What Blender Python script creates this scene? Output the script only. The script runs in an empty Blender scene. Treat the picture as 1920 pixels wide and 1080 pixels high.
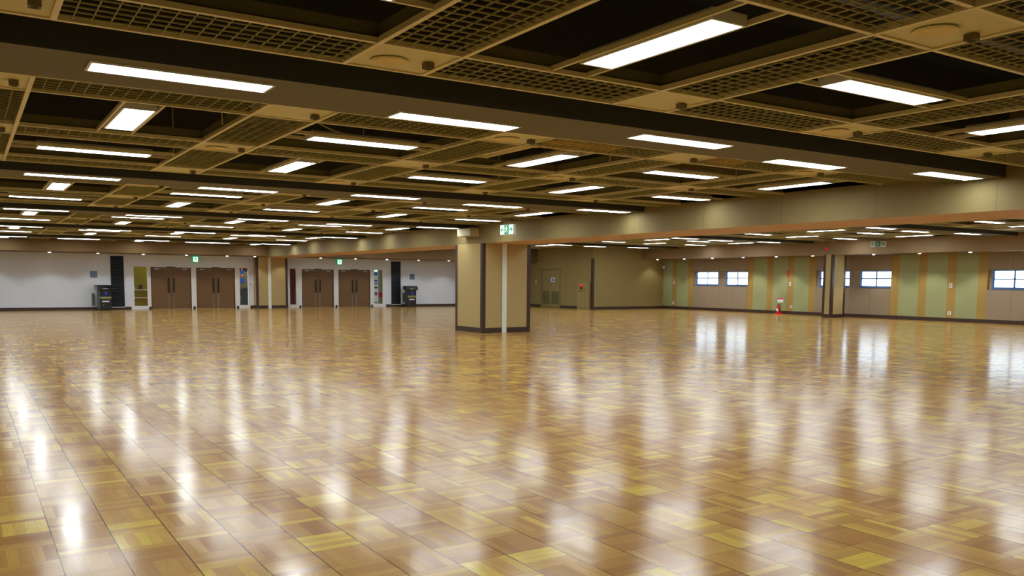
import bpy, math, random
from mathutils import Vector, Matrix
R = math.radians
scene = bpy.context.scene
col = scene.collection

# ---------------------------------------------------------------- camera
# 30 mm lens on a 36 mm wide frame, lens shift because the photo is cropped from the upper part of a taller one
cam_data = bpy.data.cameras.new('camera')
cam = bpy.data.objects.new('camera', cam_data)
col.objects.link(cam)
scene.camera = cam
F, CX, CY = 1598.36, 960.0, 674.9
yaw, pitch, roll = R(32.70), R(-5.34), R(-0.452)
cam_data.sensor_width = 36.0
cam_data.lens = F / 1920 * 36
cam_data.shift_x = -(CX - 960) / 1920
cam_data.shift_y = (CY - 540) / 1920
cam_data.clip_start, cam_data.clip_end = 0.05, 300
fwd = Vector((math.sin(yaw) * math.cos(pitch), math.cos(yaw) * math.cos(pitch), math.sin(pitch)))
rgt = Vector((math.cos(yaw), -math.sin(yaw), 0))
dwn = fwd.cross(rgt)
c_, s_ = math.cos(roll), math.sin(roll)
rr = c_ * rgt + s_ * dwn
dd = -s_ * rgt + c_ * dwn
m = Matrix((rr, -dd, -fwd)).transposed().to_4x4()
m.translation = Vector((0, 0, 1.51))
cam.matrix_world = m

# ---------------------------------------------------------------- world, exposure
world = bpy.data.worlds.new('world')
scene.world = world
world.use_nodes = True
bg = world.node_tree.nodes['Background']
bg.inputs[0].default_value = (0.72, 0.86, 1.0, 1)
bg.inputs[1].default_value = 3.6
scene.view_settings.view_transform = 'Standard'
scene.view_settings.look = 'None'
scene.view_settings.gamma = 1.0
scene.view_settings.exposure = 1.0
scene.view_settings.use_curve_mapping = False
scene.cycles.use_denoising = True
scene.cycles.use_light_tree = True
scene.cycles.max_bounces = 8
scene.cycles.diffuse_bounces = 5
scene.cycles.glossy_bounces = 4
scene.cycles.sample_clamp_indirect = 6.0
TUBE = 11.5           # brightness of the tube lamps' diffusers
SPOT = 42.0          # watts of each recessed downlight

# ---------------------------------------------------------------- materials
def srgb(r, g, b):
    f = lambda c: (c / 255 / 12.92) if c / 255 <= 0.04045 else ((c / 255 + 0.055) / 1.055) ** 2.4
    return (f(r), f(g), f(b), 1)

class NT:
    """small helper to write node trees"""
    def __init__(s, m):
        s.m = m; s.t = m.node_tree; s.n = s.t.nodes
    def new(s, kind, **kw):
        n = s.n.new(kind)
        for k, v in kw.items(): setattr(n, k, v)
        return n
    def put(s, sock, v):
        if hasattr(v, 'is_output') or isinstance(v, bpy.types.NodeSocket): s.t.links.new(v, sock)
        else: sock.default_value = v
    def math(s, op, a, b=None, c=None):
        n = s.new('ShaderNodeMath', operation=op)
        s.put(n.inputs[0], a)
        if b is not None: s.put(n.inputs[1], b)
        if c is not None: s.put(n.inputs[2], c)
        return n.outputs[0]
    def mix(s, f, a, b):
        n = s.new('ShaderNodeMix', data_type='RGBA')
        s.put(n.inputs[0], f); s.put(n.inputs[6], a); s.put(n.inputs[7], b)
        return n.outputs[2]
    def xyz(s):
        g = s.new('ShaderNodeNewGeometry')
        x = s.new('ShaderNodeSeparateXYZ')
        s.t.links.new(g.outputs['Position'], x.inputs[0])
        return x.outputs, g.outputs['Position']

def mat(name, rgb, rough=0.6, metal=0.0, spec=0.4, emit=None, estr=0.0, var=0.06, vscale=3.0, coat=0.0):
    m = bpy.data.materials.new(name); m.use_nodes = True
    p = m.node_tree.nodes['Principled BSDF']
    k = NT(m)
    p.inputs['Roughness'].default_value = rough
    p.inputs['Metallic'].default_value = metal
    p.inputs['Specular IOR Level'].default_value = spec
    p.inputs['Coat Weight'].default_value = coat
    c = srgb(*rgb)
    if var:
        tc = k.new('ShaderNodeTexCoord')
        nz = k.new('ShaderNodeTexNoise'); nz.inputs['Scale'].default_value = vscale; nz.inputs['Detail'].default_value = 4
        k.t.links.new(tc.outputs['Object'], nz.inputs['Vector'])
        a = tuple(x * (1 - var) for x in c[:3]) + (1,); b = tuple(min(1, x * (1 + var)) for x in c[:3]) + (1,)
        k.put(p.inputs['Base Color'], k.mix(nz.outputs['Fac'], a, b))
    else:
        p.inputs['Base Color'].default_value = c
    if emit:
        p.inputs['Emission Color'].default_value = srgb(*emit); p.inputs['Emission Strength'].default_value = estr
    return m

def panel_mat(name, rgb, seams, axis, rough=0.75, seam=0.72, width=0.012):
    """painted wall panels with thin vertical joints every `seams` metres along the axis"""
    m = mat(name, rgb, rough, var=0)
    k = NT(m); p = k.n['Principled BSDF']
    o, pos = k.xyz()
    nz = k.new('ShaderNodeTexNoise'); nz.inputs['Scale'].default_value = 1.3; nz.inputs['Detail'].default_value = 5
    k.t.links.new(pos, nz.inputs['Vector'])
    c = srgb(*rgb)
    base = k.mix(nz.outputs['Fac'], tuple(x * .94 for x in c[:3]) + (1,), tuple(x * 1.06 for x in c[:3]) + (1,))
    fr = k.math('FRACT', k.math('DIVIDE', k.math('ADD', o[axis], 400.0), seams))
    line = k.math('LESS_THAN', fr, width / seams)
    k.put(p.inputs['Base Color'], k.mix(line, base, tuple(x * seam for x in c[:3]) + (1,)))
    return m

def stripe_mat(name, off, per, scheme):
    """windows wall: wide mauve panels, narrow ochre bands and green panels, repeating"""
    m = mat(name, (128, 112, 86), 0.75, var=0)
    k = NT(m); p = k.n['Principled BSDF']
    o, pos = k.xyz()
    y = k.math('MULTIPLY', k.math('FRACT', k.math('DIVIDE', k.math('ADD', o[1], per * 20 - off), per)), per)
    cur = srgb(*scheme[0][1])
    for y0, rgb in scheme[1:]:
        cur = k.mix(k.math('GREATER_THAN', y, y0), cur, srgb(*rgb))
    nz = k.new('ShaderNodeTexNoise'); nz.inputs['Scale'].default_value = 2.0; nz.inputs['Detail'].default_value = 5
    k.t.links.new(pos, nz.inputs['Vector'])
    mul = k.new('ShaderNodeMix', data_type='RGBA', blend_type='MULTIPLY'); mul.inputs[0].default_value = 1
    k.put(mul.inputs[6], cur)
    k.put(mul.inputs[7], k.mix(nz.outputs['Fac'], (.92, .92, .92, 1), (1.06, 1.06, 1.06, 1)))
    seam = k.math('LESS_THAN', k.math('FRACT', k.math('DIVIDE', y, .9625)), .012)
    inm = k.math('MULTIPLY', seam, k.math('LESS_THAN', y, scheme[1][0]))
    k.put(p.inputs['Base Color'], k.mix(inm, mul.outputs[2], srgb(96, 84, 66)))
    return m

def floor_mat():
    m = mat('parquet', (170, 120, 52), 0.5, var=0)
    k = NT(m); p = k.n['Principled BSDF']
    o, pos = k.xyz()
    T = 0.298
    ux = k.math('DIVIDE', k.math('ADD', o[0], 60 * T - 0.07), T)
    uy = k.math('DIVIDE', k.math('ADD', o[1], 60 * T), T)
    ix, iy = k.math('FLOOR', ux), k.math('FLOOR', uy)
    fx, fy = k.math('FRACT', ux), k.math('FRACT', uy)
    par = k.math('MODULO', k.math('ADD', ix, iy), 2.0)
    # strip index inside a tile, along x or along y by turns
    u = k.math('ADD', k.math('MULTIPLY', fx, par), k.math('MULTIPLY', fy, k.math('SUBTRACT', 1.0, par)))
    si = k.math('FLOOR', k.math('MULTIPLY', u, 5.0))
    sf = k.math('FRACT', k.math('MULTIPLY', u, 5.0))
    cv = k.new('ShaderNodeCombineXYZ'); k.put(cv.inputs[0], ix); k.put(cv.inputs[1], iy); k.put(cv.inputs[2], si)
    wn = k.new('ShaderNodeTexWhiteNoise', noise_dimensions='3D'); k.t.links.new(cv.outputs[0], wn.inputs[0])
    cv2 = k.new('ShaderNodeCombineXYZ'); k.put(cv2.inputs[0], ix); k.put(cv2.inputs[1], iy); cv2.inputs[2].default_value = 7.5
    wt = k.new('ShaderNodeTexWhiteNoise', noise_dimensions='3D'); k.t.links.new(cv2.outputs[0], wt.inputs[0])
    ramp = k.new('ShaderNodeValToRGB')
    r = k.math('ADD', k.math('MULTIPLY', wn.outputs[0], .55), k.math('MULTIPLY', wt.outputs[0], .45))
    k.put(ramp.inputs[0], r)
    e = ramp.color_ramp.elements
    e[0].position = 0.12; e[0].color = srgb(*FLOOR_C[0])
    e[1].position = 0.9; e[1].color = srgb(*FLOOR_C[4])
    for pos_, c in ((.34, FLOOR_C[1]), (.5, FLOOR_C[2]), (.68, FLOOR_C[3])):
        x = e.new(pos_); x.color = srgb(*c)
    # wood grain along the strip
    gv = k.new('ShaderNodeCombineXYZ')
    k.put(gv.inputs[0], k.math('MULTIPLY', ux, k.math('ADD', 2.0, k.math('MULTIPLY', par, 22.0))))
    k.put(gv.inputs[1], k.math('MULTIPLY', uy, k.math('SUBTRACT', 24.0, k.math('MULTIPLY', par, 22.0))))
    k.put(gv.inputs[2], k.math('MULTIPLY', wn.outputs[0], 9.0))
    gn = k.new('ShaderNodeTexNoise'); gn.inputs['Scale'].default_value = 1.0; gn.inputs['Detail'].default_value = 3
    k.t.links.new(gv.outputs[0], gn.inputs['Vector'])
    c1 = k.mix(k.math('MULTIPLY', gn.outputs['Fac'], .5), ramp.outputs[0], srgb(140, 98, 48))
    # joints: strip joints faint, tile joints clear, the long joints running away from the camera darkest
    gs = k.math('MULTIPLY', k.math('LESS_THAN', sf, .035), .28)
    gx = k.math('MULTIPLY', k.math('LESS_THAN', fx, .022), .9)
    gy = k.math('MULTIPLY', k.math('LESS_THAN', fy, .014), .45)
    g = k.math('MAXIMUM', gs, k.math('MAXIMUM', gx, gy))
    k.put(p.inputs['Base Color'], k.mix(g, c1, srgb(52, 34, 20)))
    # varnish: glossy coat, every tile laid at a slightly different tilt, plus a soft wave
    tilt = k.new('ShaderNodeVectorMath', operation='SUBTRACT'); k.t.links.new(wn.outputs[1], tilt.inputs[0]); tilt.inputs[1].default_value = (.5, .5, .5)
    tsc = k.new('ShaderNodeVectorMath', operation='SCALE'); k.t.links.new(tilt.outputs[0], tsc.inputs[0]); tsc.inputs['Scale'].default_value = FLOOR_TILT
    nx = k.new('ShaderNodeTexNoise'); nx.inputs['Scale'].default_value = 11.0; nx.inputs['Detail'].default_value = 2
    k.t.links.new(pos, nx.inputs['Vector'])
    wv = k.new('ShaderNodeVectorMath', operation='SUBTRACT'); k.t.links.new(nx.outputs['Color'], wv.inputs[0]); wv.inputs[1].default_value = (.5, .5, .5)
    wsc = k.new('ShaderNodeVectorMath', operation='SCALE'); k.t.links.new(wv.outputs[0], wsc.inputs[0]); wsc.inputs['Scale'].default_value = FLOOR_WAVE
    ad = k.new('ShaderNodeVectorMath', operation='ADD'); k.t.links.new(tsc.outputs[0], ad.inputs[0]); k.t.links.new(wsc.outputs[0], ad.inputs[1])
    fl = k.new('ShaderNodeVectorMath', operation='MULTIPLY'); k.t.links.new(ad.outputs[0], fl.inputs[0]); fl.inputs[1].default_value = (1, 1, 0)
    up = k.new('ShaderNodeVectorMath', operation='ADD'); k.t.links.new(fl.outputs[0], up.inputs[0]); up.inputs[1].default_value = (0, 0, 1)
    no = k.new('ShaderNodeVectorMath', operation='NORMALIZE'); k.t.links.new(up.outputs[0], no.inputs[0])
    # waxed wood: coloured body with a soft mirror layer that grows towards grazing view
    k.t.links.new(no.outputs[0], p.inputs['Normal'])
    p.inputs['Roughness'].default_value = .55
    p.inputs['Specular IOR Level'].default_value = 0.0
    gl = k.new('ShaderNodeBsdfGlossy'); gl.inputs[0].default_value = (1, .97, .92, 1)
    k.put(gl.inputs['Roughness'], k.math('ADD', k.math('MULTIPLY', nx.outputs['Fac'], .05), FLOOR_ROUGH))
    k.t.links.new(no.outputs[0], gl.inputs['Normal'])
    lw = k.new('ShaderNodeLayerWeight'); lw.inputs[0].default_value = .5
    fac = k.math('ADD', .03, k.math('MULTIPLY', k.math('POWER', lw.outputs['Facing'], 4.0), FLOOR_MIRROR))
    mx = k.new('ShaderNodeMixShader'); k.put(mx.inputs[0], fac)
    k.t.links.new(p.outputs[0], mx.inputs[1]); k.t.links.new(gl.outputs[0], mx.inputs[2])
    k.t.links.new(mx.outputs[0], k.n['Material Output'].inputs[0])
    return m

FLOOR_MIRROR = 0.60
FLOOR_C = [(166, 116, 62), (184, 134, 68), (194, 147, 74), (205, 159, 78), (226, 192, 80)]
FLOOR_TILT, FLOOR_WAVE, FLOOR_ROUGH = 0.010, 0.006, 0.125

M = {}
M['floor'] = floor_mat()
M['white_wall'] = panel_mat('white wall panels', (222, 224, 226), 1.22, 0, seam=.9)
M['beige_x'] = panel_mat('beige wallcovering', (134, 116, 70), 1.9, 1, seam=.7)
M['beige_y'] = panel_mat('beige wallcovering', (150, 128, 74), .9, 0, seam=.8)
M['beige_l'] = panel_mat('beige wallcovering', (150, 130, 76), .9, 1, seam=.8)
M['pillar'] = mat('woven pillar covering', (176, 152, 98), .8, vscale=30)
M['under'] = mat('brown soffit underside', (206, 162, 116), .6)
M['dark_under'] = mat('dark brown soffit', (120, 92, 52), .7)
M['beam_under'] = mat('brown beam underside', (98, 90, 52), .65)
M['beam_side'] = mat('charcoal beam side', (58, 58, 52), .8)
M['deck'] = mat('dark ceiling void', (34, 42, 52), .9)
M['rail'] = mat('champagne aluminium rail', (214, 202, 156), .42, metal=.05)
M['wire'] = mat('brass coloured wire', (160, 154, 96), .5)
M['plate'] = mat('beige ceiling plate', (204, 196, 152), .6)
M['rim'] = mat('brown coffer side', (100, 96, 58), .7)
M['sensor'] = mat('grey brown sensor', (104, 92, 66), .5)
M['dark_brown'] = mat('dark brown trim', (62, 42, 30), .45)
M['tube'] = mat('lamp diffuser', (240, 246, 255), .4, emit=(232, 244, 255), estr=TUBE, var=0)
M['lens'] = mat('downlight lens', (240, 246, 255), .4, emit=(225, 235, 255), estr=14.0, var=0)
M['lampbody'] = mat('white lamp housing', (220, 220, 214), .4)
M['duct'] = mat('galvanised duct', (120, 124, 122), .4, metal=.7)
M['cable'] = mat('pale cable', (150, 132, 90), .6)
M['insul'] = mat('ochre insulation board', (200, 158, 72), .8)
M['wood'] = None
M['handle'] = mat('black handle', (20, 16, 14), .3, metal=.4)
M['steel'] = mat('satin steel', (170, 168, 160), .3, metal=.9)
M['black'] = mat('black plastic', (16, 18, 20), .35, coat=.4)
M['blackslat'] = mat('black slats', (30, 36, 40), .5)
M['grey_green'] = mat('grey side panel', (92, 106, 104), .5)
M['white'] = mat('white paint', (225, 222, 214), .5)
M['strip'] = mat('white strip', (222, 226, 212), .45)
M['blue_grey'] = mat('blue grey plate', (96, 116, 138), .5)
M['yellow'] = mat('yellow label', (150, 148, 12), .5)
M['blue'] = mat('glowing blue badge', (24, 30, 200), .5, emit=(20, 24, 255), estr=.3, var=0)  # emission added so the badge glows, though it is no lamp
M['red'] = mat('red enamel', (200, 22, 20), .35)
M['darkred'] = mat('dark red panel', (104, 10, 26), .5)
M['olive'] = mat('olive yellow wall', (132, 120, 28), .7)
M['green'] = mat('exit green', (0, 140, 84), .5, emit=(0, 170, 105), estr=.22, var=0)
M['exit_white'] = mat('lit sign face', (230, 255, 246), .5, emit=(220, 255, 244), estr=.5, var=0)
M['dim_white'] = mat('unlit sign face', (176, 182, 150), .5)
M['dim_green'] = mat('unlit sign green', (34, 92, 48), .5)
M['teal'] = mat('dark teal machine', (38, 58, 68), .4)
M['poster_blue'] = mat('blue poster', (40, 110, 220), .5)
M['paper'] = mat('white paper', (226, 228, 224), .6)
M['lobby'] = mat('lobby wall', (150, 146, 118), .7)
M['alu'] = mat('window aluminium', (100, 132, 182), .35, metal=.3)

def glass_mat():
    m = bpy.data.materials.new('window glass'); m.use_nodes = True
    k = NT(m); k.n.remove(k.n['Principled BSDF'])
    g = k.new('ShaderNodeBsdfGlossy'); g.inputs['Roughness'].default_value = .02
    t = k.new('ShaderNodeBsdfTransparent'); t.inputs[0].default_value = (.93, .96, .97, 1)
    f = k.new('ShaderNodeFresnel'); gg = k.new('ShaderNodeNewGeometry')
    k.put(f.inputs[0], k.math('SUBTRACT', 1.45, k.math('MULTIPLY', gg.outputs['Backfacing'], 1.45 - 1 / 1.45)))
    x = k.new('ShaderNodeMixShader')
    k.t.links.new(f.outputs[0], x.inputs[0]); k.t.links.new(t.outputs[0], x.inputs[1]); k.t.links.new(g.outputs[0], x.inputs[2])
    k.t.links.new(x.outputs[0], k.n['Material Output'].inputs[0])
    return m
M['glass'] = glass_mat()

def wood_mat():
    m = mat('horizontal grain walnut', (96, 60, 34), .45, var=0)
    k = NT(m); p = k.n['Principled BSDF']
    tc = k.new('ShaderNodeTexCoord'); mp = k.new('ShaderNodeMapping'); mp.inputs['Scale'].default_value = (1.2, 1.2, 26)
    k.t.links.new(tc.outputs['Object'], mp.inputs[0])
    nz = k.new('ShaderNodeTexNoise'); nz.inputs['Scale'].default_value = 1.6; nz.inputs['Detail'].default_value = 5
    k.t.links.new(mp.outputs[0], nz.inputs['Vector'])
    k.put(p.inputs['Base Color'], k.mix(nz.outputs['Fac'], srgb(94, 66, 32), srgb(126, 92, 50)))
    return m
M['wood'] = wood_mat()

# ---------------------------------------------------------------- mesh building
class MB:
    def __init__(s): s.v = []; s.f = []; s.m = []; s.smooth = []
    def poly(s, pts, mi=0):
        n = len(s.v); s.v += [tuple(p) for p in pts]; s.f.append(tuple(range(n, n + len(pts)))); s.m.append(mi); s.smooth.append(False)
        return s
    def box(s, x0, x1, y0, y1, z0, z1, mi=0, top=None, bot=None, left=None, right=None, front=None, back=None):
        x0, x1 = min(x0, x1), max(x0, x1); y0, y1 = min(y0, y1), max(y0, y1); z0, z1 = min(z0, z1), max(z0, z1)
        n = len(s.v)
        s.v += [(x0, y0, z0), (x1, y0, z0), (x1, y1, z0), (x0, y1, z0), (x0, y0, z1), (x1, y0, z1), (x1, y1, z1), (x0, y1, z1)]
        for f, w in (((0, 3, 2, 1), bot), ((4, 5, 6, 7), top), ((0, 1, 5, 4), front), ((1, 2, 6, 5), right), ((2, 3, 7, 6), back), ((3, 0, 4, 7), left)):
            s.f.append(tuple(n + i for i in f)); s.m.append(mi if w is None else w); s.smooth.append(False)
        return s
    def prism(s, pts, z0, z1, mi=0):      # plan outline (counterclockwise) raised from z0 to z1
        n = len(pts); b = len(s.v)
        s.v += [(x, y, z0) for x, y in pts] + [(x, y, z1) for x, y in pts]
        s.f.append(tuple(b + i for i in reversed(range(n)))); s.f.append(tuple(b + n + i for i in range(n)))
        for i in range(n):
            j = (i + 1) % n; s.f.append((b + i, b + j, b + n + j, b + n + i))
        s.m += [mi] * (n + 2); s.smooth += [False] * (n + 2)
        return s
    def extrude(s, pts, d, mi=0):         # any planar outline (3-D points) swept by vector d
        n = len(pts); b = len(s.v); d = Vector(d)
        s.v += [tuple(p) for p in pts] + [tuple(Vector(p) + d) for p in pts]
        s.f.append(tuple(b + i for i in range(n))); s.f.append(tuple(b + n + i for i in reversed(range(n))))
        for i in range(n):
            j = (i + 1) % n; s.f.append((b + j, b + i, b + n + i, b + n + j))
        s.m += [mi] * (n + 2); s.smooth += [False] * (n + 2)
        return s
    def tube(s, pts, r, n=8, mi=0):       # round bar along a polyline
        pts = [Vector(p) for p in pts]; b = len(s.v); k = len(pts)
        for i, p in enumerate(pts):
            d = (pts[min(i + 1, k - 1)] - pts[max(i - 1, 0)]).normalized()
            a = d.cross(Vector((0, 0, 1)) if abs(d.z) < .9 else Vector((1, 0, 0))).normalized(); c = d.cross(a)
            ri = r[i] if isinstance(r, (list, tuple)) else r
            for j in range(n):
                t = 2 * math.pi * j / n; s.v.append(tuple(p + ri * (math.cos(t) * a + math.sin(t) * c)))
        for i in range(k - 1):
            for j in range(n):
                q = (j + 1) % n
                s.f.append((b + i * n + j, b + i * n + q, b + (i + 1) * n + q, b + (i + 1) * n + j)); s.m.append(mi); s.smooth.append(True)
        s.f.append(tuple(b + j for j in reversed(range(n)))); s.f.append(tuple(b + (k - 1) * n + j for j in range(n)))
        s.m += [mi, mi]; s.smooth += [False, False]
        return s
    def build(s, name, mats, parent=None, loc=(0, 0, 0), rotz=0, bevel=0):
        me = bpy.data.meshes.new(name); me.from_pydata(s.v, [], s.f); me.update()
        for x in (mats if isinstance(mats, (list, tuple)) else [mats]): me.materials.append(x)
        me.polygons.foreach_set('material_index', s.m); me.polygons.foreach_set('use_smooth', s.smooth)
        o = bpy.data.objects.new(name, me); col.objects.link(o)
        o.location = loc; o.rotation_euler = (0, 0, rotz)
        if parent is not None: o.parent = parent
        if bevel:
            b = o.modifiers.new('bevel', 'BEVEL'); b.width = bevel; b.segments = 2; b.limit_method = 'ANGLE'
        return o

def tag(o, label, cat, group=None):
    o['label'] = label; o['category'] = cat
    if group: o['group'] = group
    return o
def struct(o): o['kind'] = 'structure'; return o
def empty(name, loc=(0, 0, 0), rotz=0):
    e = bpy.data.objects.new(name, None); col.objects.link(e); e.location = loc; e.rotation_euler = (0, 0, rotz); e.empty_display_size = .1
    return e
def dup(root, loc, rotz=None):
    r = root.copy(); col.objects.link(r); r.location = loc
    if rotz is not None: r.rotation_euler = (0, 0, rotz)
    for ch in list(root.children):
        c = ch.copy(); col.objects.link(c); c.parent = r
        for g in ch.children:
            d = g.copy(); col.objects.link(d); d.parent = c
    return r

def project(x, y, z):
    d = Vector((x, y, z - 1.51)); w = d.dot(fwd)
    if w < .05: return None
    return CX + F * d.dot(rr) / w, CY + F * d.dot(dd) / w
def in_view(pts, margin=0):
    for p in pts:
        q = project(*p)
        if q and -margin < q[0] < 1920 + margin and -margin < q[1] < 1080 + margin: return True
    return False

# ---------------------------------------------------------------- the room
XL, XR = -2.62, 33.1          # left wall, window wall
YF, YB = -1.3, 43.5           # wall behind the camera, door wall
XS0, XS1 = 12.38, 14.0        # long soffit over the pillars
ZC, ZB, ZS = 3.07, 3.0, 2.545 # ceiling grid, beam bottoms, soffit bottoms (main hall)
ZC2, ZB2, ZS2 = 3.30, 3.23, 2.715  # the same in the side bay
XW2 = 31.6                    # face of the soffit along the windows
XJ, YJ = 28.1, 35.9           # projecting corner by the louvred door
ZD = 4.3

fl = MB(); fl.box(XL - .2, XR + .3, YF - .2, YB + 4.2, -.2, 0); struct(fl.build('floor', M['floor']))
ce = MB(); ce.box(XL - .2, XR + .3, YF - .2, YB + 4.2, ZD, ZD + .2); struct(ce.build('ceiling', M['deck']))
w = MB(); w.box(XL - .2, XL, YF - .2, YB, 0, ZD); struct(w.build('wall_left', M['beige_x']))
w = MB(); w.box(XL, XR, YF - .2, YF, 0, ZD); struct(w.build('wall_front', M['beige_y']))

# door wall, with openings for four double doors and four sidelights
DOORS = [(7.50, 9.34), (9.58, 11.43), (14.86, 16.60), (16.87, 18.69)]
SIDES = [(6.73, 7.38), (11.64, 12.12), (14.20, 14.59), (18.90, 19.48)]
ops = sorted([(a, b, 0, 2.0) for a, b in DOORS] + [(a, b, .13, 2.04) for a, b in SIDES])
w = MB(); x = XL
for a, b, z0, z1 in ops:
    w.box(x, a, YB, YB + .15, 0, ZD)
    w.box(a, b, YB, YB + .15, z1, ZD)
    if z0: w.box(a, b, YB, YB + .15, 0, z0)
    x = b
w.box(x, XJ, YB, YB + .15, 0, ZD)
struct(w.build('wall_back', M['white_wall']))

# window wall with recessed window niches
PER = 7.88
SEC = [33.59 - PER * i for i in range(4)]      # far edge of each niche
NZ0, NZ1 = 1.30, 2.06
stripes = stripe_mat('striped window wall', 33.59 - 3.82 - PER * 4, PER,
    [(0, (150, 130, 104)), (3.82, (164, 132, 66)), (4.17, (154, 156, 106)), (5.04, (164, 132, 66)), (5.40, (154, 156, 106)),
     (6.27, (164, 132, 66)), (6.63, (154, 156, 106)), (7.50, (164, 132, 66))])
WIN = []
w = MB(); y = YF
for s in reversed(SEC):
    a, b = s - 3.83, s
    w.box(XR, XR + .3, y, a, 0, ZD)
    w.box(XR, XR + .3, a, b, 0, NZ0); w.box(XR, XR + .3, a, b, NZ1, ZD)
    w.box(XR + .12, XR + .3, a + 1.58, b - 1.77, NZ0, NZ1)
    w.box(XR + .12, XR + .3, b - .12, b, NZ0, NZ1)
    y = b
w.box(XR, XR + .3, y, YJ + .2, 0, ZD)
struct(w.build('wall_right', stripes))
for s in SEC: WIN += [(s - 1.77, s - .12), (s - 3.83, s - 2.25)]

w = MB(); w.box(XJ, XR + .3, YJ, YJ + .2, 0, ZD); struct(w.build('wall_corner', M['beige_y']))
w = MB()
LD = (38.84, 40.74)
w.box(XJ, XJ + .2, YJ + .2, LD[0], 0, ZD).box(XJ, XJ + .2, LD[0], LD[1], 2.17, ZD).box(XJ, XJ + .2, LD[1], YB + .15, 0, ZD)
struct(w.build('wall_side', M['beige_l']))

# soffits
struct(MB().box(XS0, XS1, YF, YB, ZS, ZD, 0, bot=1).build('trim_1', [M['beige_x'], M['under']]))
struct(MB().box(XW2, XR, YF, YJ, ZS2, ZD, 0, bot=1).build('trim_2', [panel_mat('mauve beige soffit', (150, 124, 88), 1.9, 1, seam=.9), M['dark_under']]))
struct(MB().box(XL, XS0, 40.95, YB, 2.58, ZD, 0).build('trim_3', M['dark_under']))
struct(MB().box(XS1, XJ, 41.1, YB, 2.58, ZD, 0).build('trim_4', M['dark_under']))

# baseboards
def base(name, boxes):
    b = MB()
    for q in boxes: b.box(*q)
    struct(b.build(name, M['dark_brown']))
bb = []; x = XL
for a, b_ in [(6.60, 7.50)] + [DOORS[0]] + [(9.34, 9.58)] + [(9.58, 12.17)]: bb.append((x, a, YB - .015, YB, 0, .13)); x = b_
base('baseboard_back', [(XL, 6.62, YB - .015, YB, 0, .13), (12.0, 14.1, YB - .015, YB, 0, .13), (19.62, XJ, YB - .015, YB, 0, .13)])
base('baseboard_right', [(XR - .015, XR, YF, YJ, 0, .15)])
base('baseboard_corner', [(XJ, XR, YJ - .015, YJ, 0, .13)])
base('baseboard_side', [(XJ - .015, XJ, YJ, 36.0, 0, .13), (XJ - .015, XJ, 37.05, 38.8, 0, .13), (XJ - .015, XJ, 40.8, YB, 0, .13)])
base('baseboard_left', [(XL, XL + .015, YF, YB, 0, .13)])
struct(MB().box(XJ - .04, XJ + .07, YJ - .04, YJ + .12, 0, 2.7).build('trim_5', M['dark_brown']))

# lobby behind the door wall
struct(MB().box(XJ + 2, XJ + 2.2, YJ + .2, YB + 4, 0, ZD).build('wall_light_block', M['lobby']))  # unseen wall added to block sky light leaking past the louvred door
struct(MB().box(XL, XJ + 2, YB + 3.8, YB + 4, 0, ZD).box(XL - .2, XL, YB, YB + 4, 0, ZD).build('wall_lobby', M['lobby']))
for lx in (2.5, 9.5, 16.5):  # unseen area lamps added to brighten the lobby behind the sidelights
    l = bpy.data.lights.new('lobby_fill_light', 'AREA'); l.energy = 120; l.size = 2.5; l.color = (1, .97, .9)
    lo = bpy.data.objects.new('lobby_fill_light', l); col.objects.link(lo); lo.location = (lx, YB + 2, 3.6)

# ---------------------------------------------------------------- ceiling fittings
ORD = ['first', 'second', 'third', 'fourth', 'fifth', 'sixth', 'seventh', 'eighth']
# lamps: origin at the bottom face, long side along X
def lamp_proto(name, L, W, hang):
    r = empty(name)
    b = MB()
    b.box(-L / 2, L / 2, -W / 2, -W / 2 + .02, 0, .07).box(-L / 2, L / 2, W / 2 - .02, W / 2, 0, .07)
    b.box(-L / 2, -L / 2 + .02, -W / 2 + .02, W / 2 - .02, 0, .07).box(L / 2 - .02, L / 2, -W / 2 + .02, W / 2 - .02, 0, .07)
    b.box(-L / 2 + .02, L / 2 - .02, -W / 2 + .02, W / 2 - .02, .045, .07)
    b.build('housing', M['lampbody'], r)
    MB().box(-L / 2 + .022, L / 2 - .022, -W / 2 + .022, W / 2 - .022, .004, .02).build('diffuser', M['tube'], r)
    if hang:
        for s in (-1, 1):
            MB().box(-hang, hang, s * (W / 2 + .02) - .012, s * (W / 2 + .02) + .012, .01, .045).build('mounting_rail', M['rail'], r)
    return r

def grille_mesh(name, lx, ly):
    b = MB(); nx = max(2, round(lx / .105)); ny = max(2, round(ly / .105)); t = .0028
    for i in range(nx + 1):
        x = -lx / 2 + lx * i / nx; b.box(x - t, x + t, -ly / 2, ly / 2, .004, .013)
    for i in range(ny + 1):
        y = -ly / 2 + ly * i / ny; b.box(-lx / 2, lx / 2, y - t, y + t, .0, .009)
    o = b.build(name, M['wire']); return o

class Ceiling:
    def __init__(s, xs, hw, x_end, rows, z, hall, side, tag_no, xfirst):
        # xs: centres of the strips running along Y; x_end: right end; rows: list of bays
        s.xs, s.hw, s.xe, s.bays, s.z, s.hall, s.side, s.n, s.x0 = xs, hw, x_end, rows, z, hall, side, tag_no, xfirst

def bay_name(n, last):
    if n < 0: return 'before first dark beam'
    if n >= last: return 'past the last dark beam'
    return 'between %s and %s dark beams' % (ORD[n], ORD[n + 1])

protos = {}
def place_lamp(kind, x, y, z, along_y, label, group, L=1.3, W=.30, hang=None):
    key = (kind, L, round(hang or 0, 2))
    rz = math.pi / 2 if along_y else 0
    if key not in protos:
        o = lamp_proto(kind, L, W, hang); protos[key] = o; o.location = (x, y, z); o.rotation_euler = (0, 0, rz)
    else: o = dup(protos[key], (x, y, z), rz)
    return tag(o, label, 'ceiling lamp', group)

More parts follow.
